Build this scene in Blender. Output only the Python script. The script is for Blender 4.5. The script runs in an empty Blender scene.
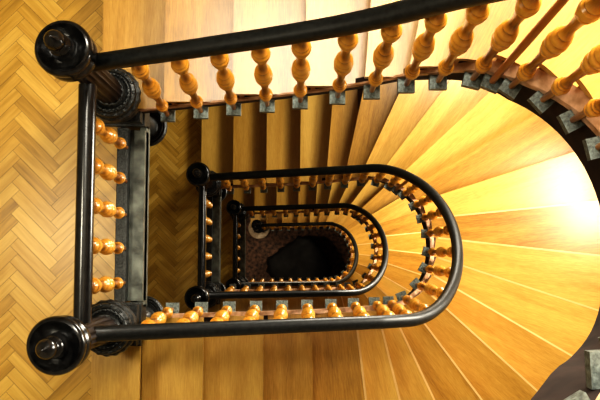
import bpy, bmesh, math, random
from mathutils import Vector, Matrix
random.seed(7)
C = bpy.context.scene.collection
PI = math.pi
cos, sin = math.cos, math.sin

# ------------------------------------------------------------------ materials
def new_mat(name):
    m = bpy.data.materials.new(name); m.use_nodes = True
    nt = m.node_tree
    return m, nt, nt.nodes['Principled BSDF']

def ramp(nt, stops):
    r = nt.nodes.new('ShaderNodeValToRGB')
    el = r.color_ramp.elements
    while len(el) < len(stops): el.new(0.5)
    for e, (p, c) in zip(el, stops): e.position = p; e.color = (*c, 1)
    return r

def wood(name, dark, mid, light, scale=(1, 1, 1), rough=.35, grain=1.0, rnd=.35, vein=14, coord='Object', attr=False, coat=.3, broad=.75):
    """planed wood, the grain running along the local X of the piece"""
    m, nt, b = new_mat(name); N = nt.nodes; L = nt.links
    tc = N.new('ShaderNodeTexCoord')
    oi = N.new('ShaderNodeObjectInfo')
    mp = N.new('ShaderNodeMapping'); mp.inputs['Scale'].default_value = scale
    if coord == 'UV': L.new(tc.outputs['UV'], mp.inputs['Vector'])
    else:
        ad = N.new('ShaderNodeVectorMath'); ad.operation = 'ADD'
        ml = N.new('ShaderNodeMath'); ml.operation = 'MULTIPLY'; ml.inputs[1].default_value = 37.0
        L.new(oi.outputs['Random'], ml.inputs[0])
        L.new(tc.outputs['Object'], ad.inputs[0]); L.new(ml.outputs[0], ad.inputs[1])
        L.new(ad.outputs[0], mp.inputs['Vector'])
    n1 = N.new('ShaderNodeTexNoise'); n1.inputs['Scale'].default_value = 2.2; n1.inputs['Detail'].default_value = 4; n1.inputs['Distortion'].default_value = .6
    n2 = N.new('ShaderNodeTexNoise'); n2.inputs['Scale'].default_value = vein; n2.inputs['Detail'].default_value = 6; n2.inputs['Roughness'].default_value = .7
    L.new(mp.outputs[0], n1.inputs['Vector']); L.new(mp.outputs[0], n2.inputs['Vector'])
    mx = N.new('ShaderNodeMath'); mx.operation = 'MULTIPLY_ADD'; mx.inputs[1].default_value = .45 * grain
    L.new(n2.outputs[0], mx.inputs[0]); 
    m2 = N.new('ShaderNodeMath'); m2.operation = 'MULTIPLY'; m2.inputs[1].default_value = broad
    L.new(n1.outputs[0], m2.inputs[0]); L.new(m2.outputs[0], mx.inputs[2])
    m3 = N.new('ShaderNodeMath'); m3.operation = 'MULTIPLY_ADD'; m3.inputs[1].default_value = rnd
    if attr:
        at = N.new('ShaderNodeAttribute'); at.attribute_name = 'tone'
        L.new(at.outputs['Fac'], m3.inputs[0])
    else: L.new(oi.outputs['Random'], m3.inputs[0])
    m4 = N.new('ShaderNodeMath'); m4.operation = 'SUBTRACT'; m4.inputs[1].default_value = rnd / 2 + .1 * grain + (broad - .75) / 2
    L.new(mx.outputs[0], m4.inputs[0]); L.new(m4.outputs[0], m3.inputs[2])
    r = ramp(nt, [(.12, dark), (.45, mid), (.8, light)])
    L.new(m3.outputs[0], r.inputs['Fac']); L.new(r.outputs['Color'], b.inputs['Base Color'])
    b.inputs['Roughness'].default_value = rough
    b.inputs['Coat Weight'].default_value = coat; b.inputs['Coat Roughness'].default_value = .25
    bp = N.new('ShaderNodeBump'); bp.inputs['Strength'].default_value = .08; bp.inputs['Distance'].default_value = .002
    L.new(n2.outputs[0], bp.inputs['Height']); L.new(bp.outputs[0], b.inputs['Normal'])
    return m

def plain(name, col, rough=.5, metal=0.0, var=.25, scale=30, coat=0.0, col2=None, bump=0.1):
    m, nt, b = new_mat(name); N = nt.nodes; L = nt.links
    tc = N.new('ShaderNodeTexCoord')
    n = N.new('ShaderNodeTexNoise'); n.inputs['Scale'].default_value = scale; n.inputs['Detail'].default_value = 5
    L.new(tc.outputs['Object'], n.inputs['Vector'])
    c2 = col2 or tuple(min(1, c * (1 + var) + .01 * var) for c in col)
    r = ramp(nt, [(.35, tuple(c * (1 - var) for c in col)), (.65, c2)])
    L.new(n.outputs[0], r.inputs['Fac']); L.new(r.outputs['Color'], b.inputs['Base Color'])
    b.inputs['Roughness'].default_value = rough; b.inputs['Metallic'].default_value = metal
    b.inputs['Coat Weight'].default_value = coat; b.inputs['Coat Roughness'].default_value = .15
    if bump:
        bp = N.new('ShaderNodeBump'); bp.inputs['Strength'].default_value = bump; bp.inputs['Distance'].default_value = .003
        L.new(n.outputs[0], bp.inputs['Height']); L.new(bp.outputs[0], b.inputs['Normal'])
    return m

M_TREAD = wood('oak_tread', (.18, .080, .010), (.44, .240, .040), (.63, .405, .095), scale=(.6, 7, 7), rough=.32, vein=24, grain=1.5, rnd=.42, coat=.5, broad=.5)
M_NOSE = wood('lit_oak_edge', (.55, .36, .13), (.74, .52, .22), (.84, .64, .32), scale=(.6, 7, 7), rough=.3, vein=20, coat=.4)  # pale oak, the bright lit line of the nosings put into the colour
M_RISER = wood('oak_riser', (.22, .08, .014), (.40, .17, .03), (.52, .26, .06), scale=(.6, 7, 7), rough=.4)
M_PARQ = wood('oak_parquet', (.28, .15, .018), (.50, .292, .045), (.66, .435, .10), scale=(1.2, 14, 1), rough=.36, vein=7, coord='UV', attr=True, rnd=.38, coat=.08)
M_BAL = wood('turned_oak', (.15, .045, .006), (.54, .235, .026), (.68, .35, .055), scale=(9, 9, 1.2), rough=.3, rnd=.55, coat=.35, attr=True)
M_STICK = wood('brown_stick', (.20, .06, .010), (.36, .12, .02), (.46, .18, .035), scale=(9, 9, 1.2), rough=.35)
M_STRING = plain('dark_string', (.022, .010, .006), rough=.85, var=.4, scale=12)
M_LEDGE = plain('string_ledge_wood', (.50, .27, .13), rough=.35, var=.3, scale=18, col2=(.72, .47, .30))
M_BLACK = plain('black_rail_paint', (.004, .005, .0045), rough=.42, var=.5, scale=60, coat=.05)
M_NEWEL = plain('black_newel_paint', (.005, .0048, .0045), rough=.24, var=.5, scale=50, coat=.25)
M_FLUTE = plain('fluted_brown_column', (.014, .006, .0035), rough=.45, var=.4, scale=40, coat=.1)
M_IRON = plain('cast_iron_ornament', (.034, .036, .035), rough=.38, metal=.5, var=.6, scale=120, bump=.6)
M_BRACKET = plain('grey_cast_bracket', (.18, .21, .195), rough=.5, metal=.55, var=.45, scale=90, bump=.5)
M_BEAM = plain('grey_steel_beam', (.13, .14, .12), rough=.5, metal=.4, var=.5, scale=14, bump=.3)
M_WALL = plain('cream_plaster', (.27, .235, .18), rough=.9, var=.06, scale=6)
M_CEIL = plain('white_plaster', (.5, .48, .42), rough=.9, var=.05, scale=5)
M_SOFFIT = plain('brown_soffit', (.10, .055, .028), rough=.7, var=.3, scale=8)
M_GROUND = plain('dark_speckled_floor', (.10, .035, .02), rough=.55, var=.8, scale=16, col2=(.26, .13, .07))
M_STONE = plain('pale_stone', (.75, .62, .45), rough=.7, var=.2, scale=12)
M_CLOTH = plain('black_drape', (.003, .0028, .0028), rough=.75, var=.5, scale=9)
M_FRAME = plain('white_window_paint', (.75, .74, .70), rough=.5, var=.05, scale=9)
def glow(name, col, s):
    m, nt, b = new_mat(name); N = nt.nodes; L = nt.links
    tc = N.new('ShaderNodeTexCoord'); n = N.new('ShaderNodeTexNoise'); n.inputs['Scale'].default_value = 1.5
    L.new(tc.outputs['Object'], n.inputs['Vector'])
    r = ramp(nt, [(.3, col), (.7, (1, 1, 1))]); L.new(n.outputs[0], r.inputs['Fac'])
    L.new(r.outputs['Color'], b.inputs['Emission Color']); b.inputs['Emission Strength'].default_value = s
    b.inputs['Base Color'].default_value = (.8, .8, .8, 1); b.inputs['Roughness'].default_value = .1
    return m
M_PANE = glow('daylight_pane', (.92, .95, 1.0), 4.0)

# ------------------------------------------------------------------ object helpers
def link(name, me, mat=None, parent=None, loc=None):
    o = bpy.data.objects.new(name, me); C.objects.link(o)
    if mat is not None and me is not None and not me.materials: me.materials.append(mat)
    if parent is not None: o.parent = parent
    if loc is not None: o.location = loc
    return o

def tag(o, label, cat, group=None, kind=None):
    if label: o['label'] = label
    if cat: o['category'] = cat
    if group: o['group'] = group
    if kind: o['kind'] = kind
    return o

def empty(name, loc, label, cat, group=None, rz=0.0):
    o = bpy.data.objects.new(name, None); C.objects.link(o)
    o.location = loc; o.rotation_euler = (0, 0, rz); o.empty_display_size = .1
    return tag(o, label, cat, group)

def struct(name, me, mat):
    o = link(name, me, mat); o['kind'] = 'structure'; return o

def finish(name, bm, smooth=False, bevel=0.0, angle=40):
    if bevel:
        bmesh.ops.bevel(bm, geom=[e for e in bm.edges if len(e.link_faces) == 2 and e.calc_face_angle(0) > .6],
                        offset=bevel, segments=2, profile=.6, affect='EDGES', clamp_overlap=True)
    bmesh.ops.recalc_face_normals(bm, faces=bm.faces)
    me = bpy.data.meshes.new(name); bm.to_mesh(me); bm.free()
    if smooth:
        for p in me.polygons: p.use_smooth = True
        try: me.set_sharp_from_angle(angle=math.radians(angle))
        except Exception: pass
    return me

def add_box(bm, x0, x1, y0, y1, z0, z1):
    v = [bm.verts.new(p) for p in ((x0,y0,z0),(x1,y0,z0),(x1,y1,z0),(x0,y1,z0),(x0,y0,z1),(x1,y0,z1),(x1,y1,z1),(x0,y1,z1))]
    for f in ((0,3,2,1),(4,5,6,7),(0,1,5,4),(1,2,6,5),(2,3,7,6),(3,0,4,7)): bm.faces.new([v[i] for i in f])

def add_lathe(bm, prof, n=24, radial=None):
    """prof: (r, z) from bottom to top"""
    rings = []
    for r, z in prof:
        if r < 1e-5: rings.append([bm.verts.new((0, 0, z))]); continue
        ring = []
        for i in range(n):
            a = 2 * PI * i / n; rr = r * (radial(a, z) if radial else 1)
            ring.append(bm.verts.new((rr * cos(a), rr * sin(a), z)))
        rings.append(ring)
    for a, b in zip(rings[:-1], rings[1:]):
        for i in range(n):
            j = (i + 1) % n
            if len(a) == 1 and len(b) == 1: continue
            if len(a) == 1: bm.faces.new((a[0], b[j], b[i]))
            elif len(b) == 1: bm.faces.new((a[i], a[j], b[0]))
            else: bm.faces.new((a[i], a[j], b[j], b[i]))
    for ring, rev in ((rings[0], True), (rings[-1], False)):
        if len(ring) > 1: bm.faces.new(ring[::-1] if rev else ring)

def add_prism(bm, poly, z0, z1):
    a = [bm.verts.new((x, y, z0)) for x, y in poly]; b = [bm.verts.new((x, y, z1)) for x, y in poly]
    bm.faces.new(a[::-1]); bm.faces.new(b)
    for i in range(len(poly)):
        j = (i + 1) % len(poly); bm.faces.new((a[i], a[j], b[j], b[i]))

def sweep(bm, pts, section, caps=True):
    """section: (across, up) pairs; across lies level, at right angles to the run"""
    rings = []
    for i, p in enumerate(pts):
        t = (pts[min(i + 1, len(pts) - 1)] - pts[max(i - 1, 0)]); h = Vector((t.x, t.y, 0)).normalized()
        s = Vector((h.y, -h.x, 0)); t.normalize(); u = s.cross(t)
        rings.append([bm.verts.new(p + s * a + u * b) for a, b in section])
    n = len(section)
    for a, b in zip(rings[:-1], rings[1:]):
        for i in range(n):
            j = (i + 1) % n; bm.faces.new((a[i], a[j], b[j], b[i]))
    if caps: bm.faces.new(rings[0][::-1]); bm.faces.new(rings[-1])

# ------------------------------------------------------------------ the stair plan (metres; landing seen first lies at z = 0)
R = .171; NR = 24; H = R * NR
LX = 1.634           # where the straight runs end and the turn begins
X0B, X0T = .364, .262
W = .497; TB, TT = .2637, .3031; MS = 5
SA = LX - X0B; SC = PI * W; SB = LX - X0T; ST = SA + SC + SB
DC = (ST - MS * (TB + TT)) / (23 - 2 * MS)
YO = 2.15            # outer wall, half width
# edges 0..23 (nosings), a point of each and the direction it runs out to the wall
EDGES = [(.365,-.6,-90),(.632,-.6,-90),(.912,-.6,-90),(1.157,-.6,-89),(1.41,-.6,-83),(1.565,-.62,-76),(1.69,-.62,-64.5),(1.85,-.59,-53),
         (2.0,-.5,-42),(2.12,-.4,-30),(2.19,-.25,-18),(2.23,-.08,-6),(2.22,.10,6),(2.18,.27,18),(2.09,.40,31),(1.96,.49,43),
         (1.82,.54,53),(1.67,.56,65),(1.53,.56,78),(1.375,.56,85.5),(1.15,.58,89.5),(.856,.6,90),(.55,.62,90),(.245,.7,90)]

FLARE = [False]      # the top flight opens outward a little below the upper landing
def path(s, rx, ry):
    """point of the U at arc position s (bottom run, turn, top run)"""
    if s < SA: return (X0B + s, -ry - (min(.15, .6 * (SA - s)) if FLARE[0] and ry < 1 else 0))
    if s > SA + SC: return (LX - (s - SA - SC), ry)
    th = (s - SA) / W
    return (LX + rx * sin(th), -ry * cos(th))

def k_of(s):
    if s < MS * TB: return s / TB
    if s > ST - MS * TT: return 23 - (ST - s) / TT
    return MS + (s - MS * TB) / DC
def k_smooth(s):
    return sum(k_of(s + d) for d in (-.2, -.1, 0, .1, .2)) / 5

def s_th(deg): return SA + math.radians(deg) * W
def s_bot(x): return x - X0B
def s_top(x): return SA + SC + (LX - x)

def crossing(rx, ry, e):
    px, py, a = e; dx, dy = cos(math.radians(a)), sin(math.radians(a))
    best = None; prev = None
    n = 1600
    for i in range(n + 1):
        s = -.9 + (ST + 1.8) * i / n; x, y = path(s, rx, ry)
        side = (x - px) * dy - (y - py) * dx
        if prev is not None and prev[1] * side <= 0:
            q = prev[0] + (s - prev[0]) * (abs(prev[1]) / (abs(prev[1]) + abs(side) + 1e-12)); X, Y = path(q, rx, ry)
            along = (X - px) * dx + (Y - py) * dy
            d = abs(along)
            if along > (-.6 if ry < 1 else .1) and (best is None or d < best[0]): best = (d, q)
        prev = (s, side)
    return best[1]

def edge_map(rx, ry):
    """arc position -> step number, taken from where the nosings meet the inner line; smoothed"""
    sk = [crossing(rx, ry, e) for e in EDGES]
    def k(s):
        if s <= sk[0]: return (s - sk[0]) / TB
        if s >= sk[23]: return 23 + (s - sk[23]) / TT
        for i in range(23):
            if s <= sk[i + 1]: return i + (s - sk[i]) / (sk[i + 1] - sk[i])
    return lambda s: sum(k(s + d) for d in (-.16, -.08, 0, .08, .16)) / 5

def mix_map(rx, ry):
    km = edge_map(rx, ry)
    if not FLARE[0]: return km
    k0 = globals()['k_smooth']
    return lambda s: .9 * km(s) + .1 * k0(s)

def zline(ztab, k):
    k0 = max(0, min(23, int(math.floor(k)))); return ztab[k0] + (ztab[k0 + 1] - ztab[k0]) * (k - k0)

def tread_poly(j, rin, rout, rx, ry, over):
    """outline of the tread between edges j-1 and j"""
    def edge(k, shift):
        px, py, a = EDGES[k]; dx, dy = cos(math.radians(a)), sin(math.radians(a))
        return (px - dy * shift, py + dx * shift, a)       # shifted towards the low side (k growing)
    e0, e1 = edge(j - 1, -.004), edge(j, over)
    a0, a1 = crossing(rx, ry, e0), crossing(rx, ry, e1)
    b0, b1 = crossing(YO, YO, e0), crossing(YO, YO, e1)
    n = 5 if 4 < j < 20 else 2
    inner = [path(a0 + (a1 - a0) * i / n, rx, ry) for i in range(n + 1)]
    n = 8 if 4 < j < 20 else 2
    outer = [path(b0 + (b1 - b0) * i / n, YO, YO) for i in range(n + 1)]
    # insert the corner where the turn begins
    return inner, outer

def local_mesh(poly_build, e):
    pass

def turn_part(s):
    return max(0, min(1, (s - (SA - .5)) / .4)) * max(0, min(1, ((SA + SC + .15) - s) / .45))

def make_flight(name_label, ztab, rx, ry, depth=(.06, .30), thick=.035, ledge=(.018, .024), ledge_mat=None):
    k_smooth = mix_map(rx, ry)
    root = empty('stair_flight', (1.1, 0, ztab[24]), name_label, 'staircase', 'flights of the winding stair')
    base = Matrix.Translation(Vector((1.1, 0, ztab[24])))
    for j in range(1, 24):
        z = ztab[j]
        inner, outer = tread_poly(j, 0, 0, rx, ry, .022)
        poly = inner + outer[::-1]
        px, py, a = EDGES[j]; M = Matrix.Translation(Vector((px, py, z))) @ Matrix.Rotation(math.radians(a), 4, 'Z')
        Mi = M.inverted()
        lp = [(Mi @ Vector((x, y, z))).to_2d() for x, y in poly]
        bm = bmesh.new(); add_prism(bm, lp, -thick, 0)
        o = link('tread', finish('tread', bm, bevel=.011), M_TREAD, root); o.matrix_local = base.inverted() @ M
        if 4 <= j <= 12:      # paler strip painting the light caught on the winders' front edges
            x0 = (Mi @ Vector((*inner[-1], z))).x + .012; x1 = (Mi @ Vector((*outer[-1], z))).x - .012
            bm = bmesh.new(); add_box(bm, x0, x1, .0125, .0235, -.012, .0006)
            link('nosing_highlight', finish('nosing_highlight', bm, bevel=.002), M_NOSE, o)
    for j in range(0, 24):
        zt = ztab[j] - thick + .001; zb = ztab[j + 1]
        e = EDGES[j]; a = crossing(rx + .004, ry + .004, e); b = crossing(YO, YO, e)
        p = Vector(path(a, rx + .004, ry + .004)); q = Vector(path(b, YO, YO)); d = (q - p)
        M = Matrix.Translation(Vector((p.x, p.y, zb))) @ Matrix.Rotation(math.atan2(d.y, d.x), 4, 'Z')
        bm = bmesh.new(); add_box(bm, 0, d.length, -.018, 0, .0005, zt - zb)
        o = link('riser', finish('riser', bm), M_RISER, root); o.matrix_local = base.inverted() @ M
    # string: dark face hanging under the tread ends, a paler wooden ledge on top of it
    def ribbon(nm, mat, ri, ro, top, bot, s0, s1, n=110):
        bm = bmesh.new(); rows = []
        for i in range(n + 1):
            s = s0 + (s1 - s0) * i / n; zl = zline(ztab, k_smooth(s))
            rr = ri(s) if callable(ri) else ri
            xi, yi = path(s, rx + rr, ry + rr); xo, yo = path(s, rx + ro, ry + ro)
            t, b = zl + top, zl + (bot(s) if callable(bot) else bot)
            rows.append([bm.verts.new(Vector((x, y, zz)) - Vector((1.1, 0, ztab[24]))) for x, y, zz in ((xi, yi, b), (xo, yo, b), (xo, yo, t + (.05 * turn_part(s) if nm == 'string_ledge' and FLARE[0] else 0)), (xi, yi, t))])
        for a, b in zip(rows[:-1], rows[1:]):
            for i in range(4): j = (i + 1) % 4; bm.faces.new((a[i], a[j], b[j], b[i]))
        bm.faces.new(rows[0][::-1]); bm.faces.new(rows[-1])
        return link(nm, finish(nm, bm, smooth=True), mat, root)
    def dep(s):
        f = max(0, min(1, (s - (SA - .5)) / .4)) * max(0, min(1, ((SA + SC + .15) - s) / .45))
        return -(depth[0] + (depth[1] + (.02 * max(0, min(1, (SA + SC * .6 - s) / .8)) if FLARE[0] else 0) - depth[0]) * f) - .13
    ribbon('string_ledge', ledge_mat or M_LEDGE, lambda s: -ledge[0] - (ledge[1] - ledge[0]) * turn_part(s), .004, -.10, -.14, .06, ST - .03)
    ribbon('string', M_STRING, (lambda s: -.004 - .018 * turn_part(s)) if FLARE[0] else -.004, .030, -.141, dep, .05, ST - .02)
    # soffit under the steps
    bm = bmesh.new(); rows = []; n = 90
    for i in range(n + 1):
        s = .12 + (ST - .2) * i / n; zl = zline(ztab, k_smooth(s)) - .30
        xi, yi = path(s, rx + .03, ry + .03); xo, yo = path(s, YO, YO)
        rows.append([bm.verts.new(Vector((x, y, zz)) - Vector((1.1, 0, ztab[24]))) for x, y, zz in ((xi, yi, zl - .02), (xo, yo, zl - .02), (xo, yo, zl), (xi, yi, zl))])
    for a, b in zip(rows[:-1], rows[1:]):
        for i in range(4): j = (i + 1) % 4; bm.faces.new((a[i], a[j], b[j], b[i]))
    bm.faces.new(rows[0][::-1]); bm.faces.new(rows[-1])
    link('soffit', finish('soffit', bm, smooth=True), M_SOFFIT, root)
    return root

# ------------------------------------------------------------------ balusters
HR = .69; ZBR = -.155
BL = HR - ZBR - .032        # baluster length
def bal_profile(L):
    P = [(.0095, 0), (.0105, .03), (.0120, .105), (.0150, .116), (.0215, .124), (.0225, .132), (.0185, .138), (.0245, .145), (.0272, .158), (.0265, .168), (.0205, .176),
         (.0225, .184), (.0175, .192), (.0185, .203), (.0150, .211), (.0130, .225), (.0140, .27), (.0175, .345), (.0245, .354), (.0255, .364), (.0205, .372),
         (.0290, .381), (.0325, .396), (.0318, .410), (.0270, .417), (.0330, .425), (.0345, .439), (.0330, .452), (.0268, .460), (.0315, .468), (.0300, .484), (.0205, .498), (.0240, .510), (.0180, .522),
         (.0150, .545), (.0160, .58), (.0195, .632), (.0265, .641), (.0280, .650), (.0215, .658), (.0315, .667),
         (.0335, .683), (.0318, .698), (.0245, .706), (.0270, .715), (.0190, .727), (.0150, .742), (.0155, .78), (.0175, .813)]
    return [(r * 1.0, z * L / .813) for r, z in P]
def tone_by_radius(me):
    """tone is darker in the slender necks and in the cuts between beads"""
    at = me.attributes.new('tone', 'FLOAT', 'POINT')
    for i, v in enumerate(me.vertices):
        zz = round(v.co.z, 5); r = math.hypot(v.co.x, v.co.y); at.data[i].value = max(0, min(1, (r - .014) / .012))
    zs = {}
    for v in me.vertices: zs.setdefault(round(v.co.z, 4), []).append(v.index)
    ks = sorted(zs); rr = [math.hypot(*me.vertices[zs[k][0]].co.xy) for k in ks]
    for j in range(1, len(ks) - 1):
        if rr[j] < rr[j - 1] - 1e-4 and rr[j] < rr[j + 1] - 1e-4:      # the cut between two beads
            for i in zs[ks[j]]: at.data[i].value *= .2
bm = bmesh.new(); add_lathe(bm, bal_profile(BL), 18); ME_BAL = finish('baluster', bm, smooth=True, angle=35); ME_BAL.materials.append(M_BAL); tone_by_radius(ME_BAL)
bm = bmesh.new(); add_lathe(bm, [(.011, 0), (.012, .01), (.0135, BL * .5), (.012, BL)], 12); ME_STICK = finish('plain_baluster', bm, smooth=True); ME_STICK.materials.append(M_STICK)
bm = bmesh.new(); add_box(bm, -.031, .031, -.030, .036, -.030, 0)
add_box(bm, -.014, .014, .02, .05, -.06, -.028)
ME_BRK = finish('bracket', bm, bevel=.004); ME_BRK.materials.append(M_BRACKET)
bm = bmesh.new(); add_lathe(bm, bal_profile(.72), 18); ME_LBAL = finish('baluster', bm, smooth=True, angle=35); ME_LBAL.materials.append(M_BAL); tone_by_radius(ME_LBAL)

SLOTS = [(s_bot(.4946 + .132 * j), 0) for j in range(8)] + [(s_bot(1.55), 0)] + [(s_th(a), 0) for a in (2, 18, 38, 56, 72, 89, 104, 118, 133)]
SLOTS_AB = SLOTS + [(s_th(141.5), 1)] + [(s_th(a), 0) for a in (150, 165)] + [(s_top(x), 0) for x in (1.626, 1.50, 1.365, 1.235, 1.10, .96, .805, .652, .492)]
SLOTS_UP = SLOTS[:15] + [(s_th(a), 0) for a in (106, 121, 136)] + [(s_th(151), 0), (s_th(160), 1), (s_th(169), 0)] + [(s_top(x), 0) for x in (1.60, 1.497, 1.381, 1.255, 1.108, .971, .825, .676, .519)]
RAIL_SEC = [(-.024, -.030), (.024, -.030), (.030, -.016), (.031, .006), (.026, .022), (.012, .031), (-.012, .031), (-.026, .022), (-.031, .006), (-.030, -.016)]

def make_railing(label, ztab, rx, ry, slots, s_start, s_end, rail=(.432, .492), lift=0.0):
    km = mix_map(rx, ry); ke = edge_map(rx, ry); kr = (lambda s: .8 * ke(s) + .2 * k_smooth(s)) if lift else k_smooth
    o0 = Vector((path(s_start, *rail)[0], path(s_start, *rail)[1], ztab[24]))
    root = empty('stair_railing', o0, label, 'railing', 'curved railings of the stair')
    def rz(s): return lift * max(0, min(1, (SA + SC + .3 - s) / .5)) + rz0(s)
    def rz0(s): return zline(ztab, max(-.9, min(24.0, kr(s)))) + HR if kr(s) >= 0 else ztab[0] + HR - kr(s) * (ztab[0] - ztab[1]) * .6
    pts = []; n = 150
    for i in range(n + 1):
        s = s_start + (s_end - s_start) * i / n; x, y = path(s, *rail)
        pts.append(Vector((x, y, rz(s))) - o0)
    bm = bmesh.new(); sweep(bm, pts, RAIL_SEC)
    link('handrail', finish('handrail', bm, smooth=True, angle=50), M_BLACK, root)
    for s, kind in slots:
        zl = zline(ztab, km(s)); ins = (.026 + .026 * turn_part(s)) if (lift and s > SA) else .038; x, y = path(s, rx - ins, ry - ins); xt, yt = path(s, *rail)
        a = path(s - .01, rx, ry); b = path(s + .01, rx, ry); ang = math.atan2(b[1] - a[1], b[0] - a[0]) + PI
        bz = zl + ZBR
        d = Vector((xt - x, yt - y, rz(s) - .03 - bz))
        o = link('baluster' if not kind else 'plain_baluster', ME_STICK if kind else ME_BAL, None, root, Vector((x, y, bz)) - o0)
        if kind: o['label'] = 'plain brown stick standing in for a turned baluster'
        q = d.to_track_quat('Z', 'Y'); o.rotation_mode = 'QUATERNION'; o.rotation_quaternion = q
        o.scale = (1, 1, d.length / BL)
        br = link('bracket', ME_BRK, None, o)
        M = Matrix.Translation(Vector((x, y, bz)) - o0) @ Matrix.Rotation(ang, 4, 'Z')
        br.matrix_local = o.matrix_basis.inverted() @ M if False else (Matrix.LocRotScale(o.location, q, o.scale).inverted() @ M)
    return root

# ------------------------------------------------------------------ newel posts
def newel_meshes():
    out = {}
    bm = bmesh.new(); add_box(bm, -.080, .080, -.080, .080, -.18, .02); add_box(bm, -.097, .097, -.097, .097, .02, .055); add_box(bm, -.090, .090, -.090, .090, .055, .13)
    out['plinth'] = (finish('plinth', bm, bevel=.005), M_IRON)
    bm = bmesh.new()
    add_lathe(bm, [(.084, .13), (.098, .15), (.090, .18), (.082, .21), (.094, .235), (.110, .26), (.118, .285), (.114, .305), (.105, .312), (.108, .325), (.104, .342), (.092, .348), (.088, .356), (.084, .350), (.078, .352), (.072, .348), (.066, .36), (.060, .37)], 72,
              radial=lambda a, z: 1 + (.03 * (1 if int(a / (2 * PI) * 36 + .5) % 2 else 0) if (.25 < z < .31) else 0))
    for i in range(28):
        a = 2 * PI * i / 28; bmesh.ops.create_uvsphere(bm, u_segments=6, v_segments=4, radius=.0062, matrix=Matrix.Translation((.078 * cos(a), .078 * sin(a), .353)))
        if i % 2 == 0: bmesh.ops.create_uvsphere(bm, u_segments=6, v_segments=4, radius=.009, matrix=Matrix.Translation((.099 * cos(a), .099 * sin(a), .342)))
    out['base_ring'] = (finish('base_ring', bm, smooth=True, angle=35), M_IRON)
    bm = bmesh.new()
    add_lathe(bm, [(.060, .28), (.058, .36), (.054, .70), (.051, .96)], 96, radial=lambda a, z: 1 - .10 * (.5 - .5 * cos(a * 16)) ** .6)
    out['fluted_column'] = (finish('fluted_column', bm, smooth=True, angle=60), M_FLUTE)
    bm = bmesh.new()
    add_lathe(bm, [(.050, .945), (.066, .955), (.086, .975), (.095, 1.0), (.091, 1.022), (.080, 1.036), (.080, 1.05), (.092, 1.064), (.098, 1.082), (.0975, 1.10), (.091, 1.113), (.083, 1.117),
                   (.073, 1.108), (.064, 1.095), (.046, 1.088), (0, 1.088)], 64)
    out['cap_dish'] = (finish('cap_dish', bm, smooth=True, angle=60), M_NEWEL)
    bm = bmesh.new()
    add_lathe(bm, [(.044, 1.088), (.044, 1.10), (.040, 1.112), (.030, 1.118), (.030, 1.128), (.038, 1.138), (.038, 1.150), (.030, 1.158), (.024, 1.166), (.024, 1.176), (.031, 1.186), (.0345, 1.205), (.031, 1.225),
                   (.022, 1.240), (.010, 1.250), (.005, 1.258), (0, 1.262)], 48)
    out['finial'] = (finish('finial', bm, smooth=True, angle=60), M_NEWEL)
    bm = bmesh.new()
    add_lathe(bm, [(0, -.72), (.02, -.715), (.035, -.69), (.03, -.67), (.05, -.655), (.080, -.635), (.098, -.61), (.106, -.59), (.103, -.572), (.094, -.566), (.089, -.572), (.081, -.566), (.073, -.578), (.060, -.57), (.05, -.55), (.045, -.30)], 56)
    out['pendant'] = (finish('pendant', bm, smooth=True, angle=50), M_IRON)
    for k, (me, mt) in out.items(): me.materials.append(mt)
    return out
NM = newel_meshes()
def newel(loc, label, parts=('plinth', 'base_ring', 'fluted_column', 'cap_dish', 'finial', 'pendant')):
    r = empty('newel_post', loc, label, 'newel post', 'turned newel posts')
    for p in parts: link(p, NM[p][0], None, r)
    return r

NX, NY = .30, .500
def landing_railing(z, label, beam_label):
    r = empty('landing_railing', (NX, 0, z), label, 'railing', 'straight railings of the landings')
    bm = bmesh.new()
    n = 20; ring = []
    for yy in (-NY + .052, NY - .052):
        ring.append([bm.verts.new((.034 * cos(2 * PI * i / n), yy, .745 + .034 * sin(2 * PI * i / n))) for i in range(n)])
    for i in range(n): j = (i + 1) % n; bm.faces.new((ring[0][i], ring[0][j], ring[1][j], ring[1][i]))
    bm.faces.new(ring[0]); bm.faces.new(ring[1][::-1])
    link('handrail', finish('handrail', bm, smooth=True), M_NEWEL, r)
    for i in range(5): link('baluster', ME_LBAL, None, r, (0.004, -.314 + .156 * i, -.002))
    b = empty('landing_edge_beam', (NX, 0, z), beam_label, 'beam', 'steel edge beams of the landings')
    bm = bmesh.new(); add_box(bm, -.036, .012, -NY + .098, NY - .098, -.16, -.002); add_box(bm, -.022, -.004, -NY + .098, NY - .098, -.003, 0)
    link('sill_strip', finish('sill_strip', bm, bevel=.004), M_IRON, b)
    bm = bmesh.new(); add_box(bm, .0125, .080, -NY + .10, NY - .10, -.16, -.06); add_box(bm, .050, .080, -NY + .07, NY - .07, -.20, -.10)
    link('flange', finish('flange', bm, bevel=.003), M_BEAM, b)

# ------------------------------------------------------------------ landings with herringbone parquet
def clip(poly, axis, val, keep_less):
    out = []
    for i in range(len(poly)):
        a, b = poly[i], poly[(i + 1) % len(poly)]
        ia = (a[axis] <= val) == keep_less; ib = (b[axis] <= val) == keep_less
        if ia: out.append(a)
        if ia != ib:
            t = (val - a[axis]) / (b[axis] - a[axis]); out.append(tuple(a[q] + t * (b[q] - a[q]) for q in range(len(a))))
    return out

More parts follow.
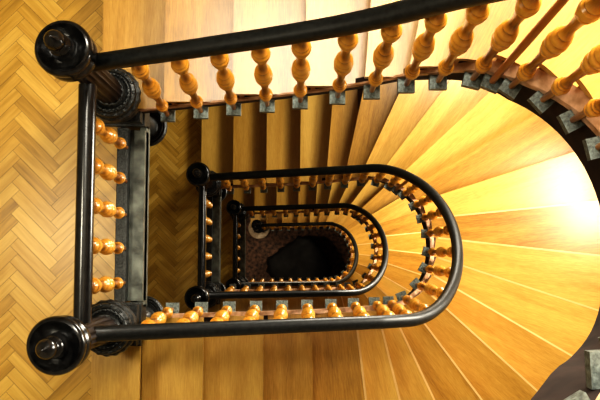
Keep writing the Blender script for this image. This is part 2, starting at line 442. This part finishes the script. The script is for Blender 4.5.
def parquet(z, x0, x1, y0, y1, seed):
    rnd = random.Random(seed)
    bm = bmesh.new(); uv = bm.loops.layers.uv.new('UVMap'); tone = bm.loops.layers.float_color.new('tone')
    w, m = .052, 5; ln = w * m; g = .0007; c45 = math.sqrt(.5)
    def emit(px, py, horiz):
        a = (ln, w) if horiz else (w, ln)
        rect = [(px + g, py + g), (px + a[0] - g, py + g), (px + a[0] - g, py + a[1] - g), (px + g, py + a[1] - g)]
        P = []
        for X, Y in rect:
            u, v = (X - px, Y - py) if horiz else (Y - py, X - px)
            P.append(((X - Y) * c45, (X + Y) * c45, u, v))
        for ax, val, kl in ((0, x1, True), (0, x0, False), (1, y1, True), (1, y0, False)):
            if P: P = clip(P, ax, val, kl)
        if len(P) < 3: return
        ou, ov, tn = rnd.uniform(0, 40), rnd.uniform(0, 40), rnd.random()
        f = bm.faces.new([bm.verts.new((p[0], p[1], z)) for p in P])
        if f.normal.z < 0: f.normal_flip()
        for lp, p in zip(f.loops, P): pass
        for lp in f.loops:
            for p in P:
                if abs(lp.vert.co.x - p[0]) < 1e-6 and abs(lp.vert.co.y - p[1]) < 1e-6: lp[uv].uv = (p[2] + ou, p[3] + ov)
            lp[tone] = (tn, tn, tn, 1)
    # herringbone on the grid: in row j a flat block starts at j + 2*m*n, an upright one stands beside it
    rg = int(5 / w)
    for j in range(-rg, rg):
        for n in range(-12, 13):
            px = (j + 2 * m * n)
            if abs(px) > 90: continue
            emit(px * w, j * w, True)
            emit((px + m) * w, (j - m + 1) * w, False)
    bmesh.ops.recalc_face_normals(bm, faces=[])
    me = bpy.data.meshes.new('parquet'); 
    for f in bm.faces:
        f.normal_update()
        if f.normal.z < 0: f.normal_flip()
    bm.to_mesh(me); bm.free(); return me

XW = -1.7
def landing(z, seed, nm):
    # herringbone field, border boards along the stair edges, slab below
    bm = bmesh.new(); add_box(bm, XW, .262, -.5, .5, z - .28, z - .003)
    add_box(bm, XW, .365, -YO, -.5, z - .28, z - .003); add_box(bm, XW, .245, .5, YO, z - .28, z - .003)
    o = struct('floor', finish('floor', bm), M_SOFFIT); o.name = nm
    bm2 = parquet(z, XW, .262, -YO, YO, seed)
    p = link('parquet', bm2, M_PARQ, o)
    for x0, x1, y0, y1 in ((.165, .385, -YO, -.500),):
        M = Matrix.Translation(Vector((x0, y0, z))) @ Matrix.Rotation(PI / 2, 4, 'Z')
        bm = bmesh.new(); add_box(bm, 0, y1 - y0, -(x1 - x0), 0, -.03, .002)
        b = link('border_board', finish('border_board', bm, bevel=.004), M_TREAD, o); b.matrix_local = M
    return o

# ------------------------------------------------------------------ assemble
def ztab_even(ztop, r): return [ztop - k * r for k in range(25)]
RC = .200
Z_A, Z_B, Z_C = 0.0, -H, -2 * H
Z_G = Z_C - 24 * RC
zu = [0.0] * 25; z = 0.0
for k in range(24, -1, -1):
    zu[k] = z
    z += R if (k > 18 or k <= 9) else .118
Z_U = zu[0]

FLARE[0] = True
make_flight('honey oak stair flight rising to the right along the top edge, its treads glaring white', zu, .395, .462, ledge=(.004, .040))
make_railing('highest black handrail sweeping across the top, with large golden turned balusters in close view', zu, .395, .462, SLOTS_UP, -.03, ST - .02, lift=.004)
FLARE[0] = False
make_flight('honey oak stair flight descending along the bottom edge and fanning brightly round the right side', ztab_even(Z_A, R), .412, .484)
make_flight('shadowed oak stair flight between the second and third black handrails down the well', ztab_even(Z_B, R), .412, .484)
make_flight('lowest, darkest oak stair flight just outside the innermost black handrail', ztab_even(Z_C, RC), .412, .484)

make_railing('largest U-shaped black handrail from the bottom left newel round the right to the second landing', ztab_even(Z_A, R), .412, .484, SLOTS_AB, -.03, ST - .02)
make_railing('middle U-shaped black handrail, the second one down inside the largest', ztab_even(Z_B, R), .412, .484, SLOTS_AB, -.03, ST - .02)
make_railing('innermost U-shaped black handrail running down to the dark ground floor', ztab_even(Z_C, RC), .412, .484, SLOTS_AB, -.03, ST - .10)

landing(Z_U, 4, 'floor.003'); landing(Z_A, 1, 'floor'); landing(Z_B, 2, 'floor.001'); landing(Z_C, 3, 'floor.002')
NOP = ('plinth', 'base_ring', 'fluted_column', 'cap_dish', 'finial', 'pendant')
newel((NX, NY, Z_A), 'large black newel post with domed finial at the top left of the upper landing railing')
newel((NX, -NY, Z_A), 'large black newel post with pointed finial at the bottom left of the upper landing railing')
newel((NX, NY, Z_B), 'mid-sized black newel post at the upper end of the second landing railing')
newel((NX, -NY, Z_B), 'mid-sized black newel post at the lower end of the second landing railing')
newel((NX, NY, Z_C), 'small black newel post at the upper end of the third landing railing')
newel((NX, -NY, Z_C), 'small black newel post at the lower end of the third landing railing')
newel((NX + .085, NY - .01, Z_G + .10), 'smallest newel post, standing on the pale round stone step at the stair foot', NOP[1:5] + ('plinth',))
landing_railing(Z_A, 'short straight black railing with five orange balusters beside the left parquet floor', 'grey steel beam along the edge of the upper left landing')
landing_railing(Z_B, 'short straight railing between the two mid-sized newel posts one floor down', 'dark steel beam along the edge of the landing one floor down')
landing_railing(Z_C, 'short straight railing between the two small newel posts two floors down', 'dark steel beam along the edge of the landing two floors down')

# ground floor, stone step, draped object
bm = bmesh.new(); add_box(bm, XW, LX + YO, -YO, YO, Z_G - .2, Z_G)
g = struct('floor', finish('floor', bm), M_GROUND)
bm = bmesh.new(); add_lathe(bm, [(.205, 0), (.215, .02), (.215, .08), (.205, .10), (0, .10)], 48)
o = link('stone_step', finish('stone_step', bm, smooth=True), M_STONE, None, (NX + .085, NY - .02, Z_G)); tag(o, 'pale round stone base under the smallest newel post at the stair foot', 'stone base')

# dark draped heap on the ground floor: five-cornered, folds hanging to the floor
def heap():
    out = [(-.62, -.02), (-.27, .26), (.06, .47), (.30, .44), (.52, .17), (.66, -.10), (.60, -.34), (.38, -.55), (-.10, -.62), (-.42, -.50), (-.54, -.30)]
    def rad(a):
        best = 0
        for i in range(len(out)):
            (x1, y1), (x2, y2) = out[i], out[(i + 1) % len(out)]
            dx, dy = cos(a), sin(a); ex, ey = x2 - x1, y2 - y1
            det = -dx * ey + dy * ex
            if abs(det) < 1e-9: continue
            t = (-x1 * ey + y1 * ex) / det; u = (dx * y1 - dy * x1) / det
            if t > 0 and -1e-6 <= u <= 1 + 1e-6: best = max(best, t)
        return best
    n = 120; bm = bmesh.new(); rings = []
    prof = [(1.0, 0), (.985, .10), (.965, .35), (.945, .58), (.90, .68), (.80, .715), (.55, .73), (.3, .74)]
    for f, zz in prof:
        ring = []
        for i in range(n):
            a = 2 * PI * i / n
            fold = 1 + .045 * (sin(a * 13) + .5 * sin(a * 29 + 1)) * max(0, 1 - zz / .75)
            zz2 = zz + (.02 * sin(3 * a + 6 * f) if zz > .6 else 0)
            r = rad(a) * f * fold; ring.append(bm.verts.new((r * cos(a), r * sin(a), zz2)))
        rings.append(ring)
    c = bm.verts.new((0, 0, .74))
    for a, b in zip(rings[:-1], rings[1:]):
        for i in range(n): j = (i + 1) % n; bm.faces.new((a[i], a[j], b[j], b[i]))
    for i in range(n): bm.faces.new((rings[-1][i], rings[-1][(i + 1) % n], c))
    bm.faces.new(rings[0][::-1])
    return finish('draped_table', bm, smooth=True, angle=60)
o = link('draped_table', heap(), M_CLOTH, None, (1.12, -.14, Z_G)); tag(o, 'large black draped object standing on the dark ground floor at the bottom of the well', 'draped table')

# ------------------------------------------------------------------ shell: walls, ceiling, windows
ZT = Z_U + 3.1
def wallmesh(name, pts, z0, z1, th=.15):
    """upright wall following pts, thickness outward (left of the run is inside)"""
    bm = bmesh.new(); rows = []
    for i, p in enumerate(pts):
        a = Vector(pts[max(i - 1, 0)]); b = Vector(pts[min(i + 1, len(pts) - 1)]); t = (b - a).normalized(); nrm = Vector((t.y, -t.x)); q = Vector(p) + nrm * th
        rows.append([bm.verts.new(v) for v in ((p[0], p[1], z0), (q.x, q.y, z0), (q.x, q.y, z1), (p[0], p[1], z1))])
    for a, b in zip(rows[:-1], rows[1:]):
        for i in range(4): j = (i + 1) % 4; bm.faces.new((a[i], a[j], b[j], b[i]))
    bm.faces.new(rows[0][::-1]); bm.faces.new(rows[-1])
    return finish(name, bm)
e = .003
struct('wall_south', wallmesh('wall_south', [(XW, -YO - e), (LX, -YO - e)], Z_G - .2, ZT), M_WALL)
struct('wall_north', wallmesh('wall_north', [(LX, YO + e), (XW, YO + e)], Z_G - .2, ZT), M_WALL)
struct('wall_west', wallmesh('wall_west', [(XW - e, YO), (XW - e, -YO)], Z_G - .2, ZT), M_WALL)
struct('wall_east', wallmesh('wall_east', [(LX + (YO + e) * sin(PI * i / 48), -(YO + e) * cos(PI * i / 48)) for i in range(49)], Z_G - .2, ZT), M_WALL)
bm = bmesh.new(); add_box(bm, XW - .1, LX + YO + .1, -YO - .1, YO + .1, ZT, ZT + .15)
struct('ceiling', finish('ceiling', bm), M_CEIL)

nwin = [0]
def window(ang, z, w, h, power, col=(1, .86, .62), north_x=None):
    """casement standing just inside the wall face, daylight lamp in front of its panes"""
    if north_x is None:
        d = Vector((cos(ang), sin(ang), 0)); p = Vector((LX, 0, z)) + d * (math.sqrt(YO * YO - w * w / 4) - .02); rz = ang + PI / 2
    else: d = Vector((0, 1, 0)); p = Vector((north_x, YO - .03, z)); rz = PI
    nwin[0] += 1
    M = Matrix.Translation(p) @ Matrix.Rotation(rz if north_x is None else PI, 4, 'Z')
    bm = bmesh.new(); f = .06
    add_box(bm, -w/2, w/2, -.025, .025, -h/2, -h/2 + f); add_box(bm, -w/2, w/2, -.025, .025, h/2 - f, h/2)
    add_box(bm, -w/2, -w/2 + f, -.025, .025, -h/2 + f, h/2 - f); add_box(bm, w/2 - f, w/2, -.025, .025, -h/2 + f, h/2 - f)
    add_box(bm, -.02, .02, -.02, .02, -h/2 + f, h/2 - f); add_box(bm, -w/2 + f, w/2 - f, -.018, .018, h*.18, h*.18 + .035)
    o = struct('window_%d' % nwin[0], finish('window', bm, bevel=.004), M_FRAME); o.matrix_world = M
    bm = bmesh.new(); add_box(bm, -w/2 + f, w/2 - f, -.004, .004, -h/2 + f, h/2 - f)
    link('pane', finish('pane', bm), M_PANE, o)
    ld = bpy.data.lights.new('daylight', 'AREA'); ld.shape = 'RECTANGLE'; ld.size = w - .1; ld.size_y = h - .1; ld.energy = power; ld.color = col
    lo = bpy.data.objects.new('daylight', ld); C.objects.link(lo); lo.location = p - d * .05
    lo.rotation_euler = (-d).to_track_quat('-Z', 'Y').to_euler()
A45 = math.radians(64); WC = (1, .93, .78)
window(A45, 2.75, .9, 1.2, 110, col=WC)
window(A45, -1.4, .9, 1.1, 62, col=WC)
window(math.radians(12), -.45, .9, 1.3, 78, col=WC)
window(math.radians(30), -5.1, .9, 1.2, 110, col=WC)
window(A45, -9.3, .9, 1.2, 85)
window(0, 5.2, 2.0, 2.0, 150, north_x=1.1, col=WC)
ld = bpy.data.lights.new('ceiling_fill', 'AREA'); ld.shape = 'RECTANGLE'; ld.size = 2.6; ld.size_y = 1.0; ld.energy = 128; ld.color = (1, .95, .82)  # area lamp added under the ceiling for soft fill and glare on the treads
lo = bpy.data.objects.new('ceiling_fill', ld); C.objects.link(lo); lo.location = (1.0, 1.5, ZT - .05)
ld = bpy.data.lights.new('landing_fill', 'AREA'); ld.shape = 'DISK'; ld.size = .5; ld.energy = 32; ld.color = (1, .92, .72)  # unseen lamp, added to light the upper landing evenly
lo = bpy.data.objects.new('landing_fill', ld); C.objects.link(lo); lo.location = (-.7, 0, Z_U - .35)

ld = bpy.data.lights.new('ground_fill', 'AREA'); ld.shape = 'DISK'; ld.size = .4; ld.energy = 22; ld.color = (1, .82, .6)  # unseen lamp, added to brighten the ground floor from the left
lo = bpy.data.objects.new('ground_fill', ld); C.objects.link(lo); lo.location = (-.5, 0, Z_C - .4); lo.rotation_euler = (0, -.3, 0)

# ------------------------------------------------------------------ world, camera
w = bpy.data.worlds.new('world'); bpy.context.scene.world = w; w.use_nodes = True
w.node_tree.nodes['Background'].inputs[0].default_value = (.9, .85, .75, 1); w.node_tree.nodes['Background'].inputs[1].default_value = .3
cd = bpy.data.cameras.new('camera'); co = bpy.data.objects.new('camera', cd); C.objects.link(co)
co.location = (1.0912, -.229, 4.007)
rx, ry, rz = .0743, -.0054, .0041
co.rotation_euler = (rx, ry, rz)
cd.sensor_width = 36; cd.lens = 869.0 / 600 * 36; cd.clip_start = .05
bpy.context.scene.camera = co
sc = bpy.context.scene
sc.view_settings.view_transform = 'Standard'; sc.view_settings.look = 'High Contrast'
sc.view_settings.exposure = 0.0
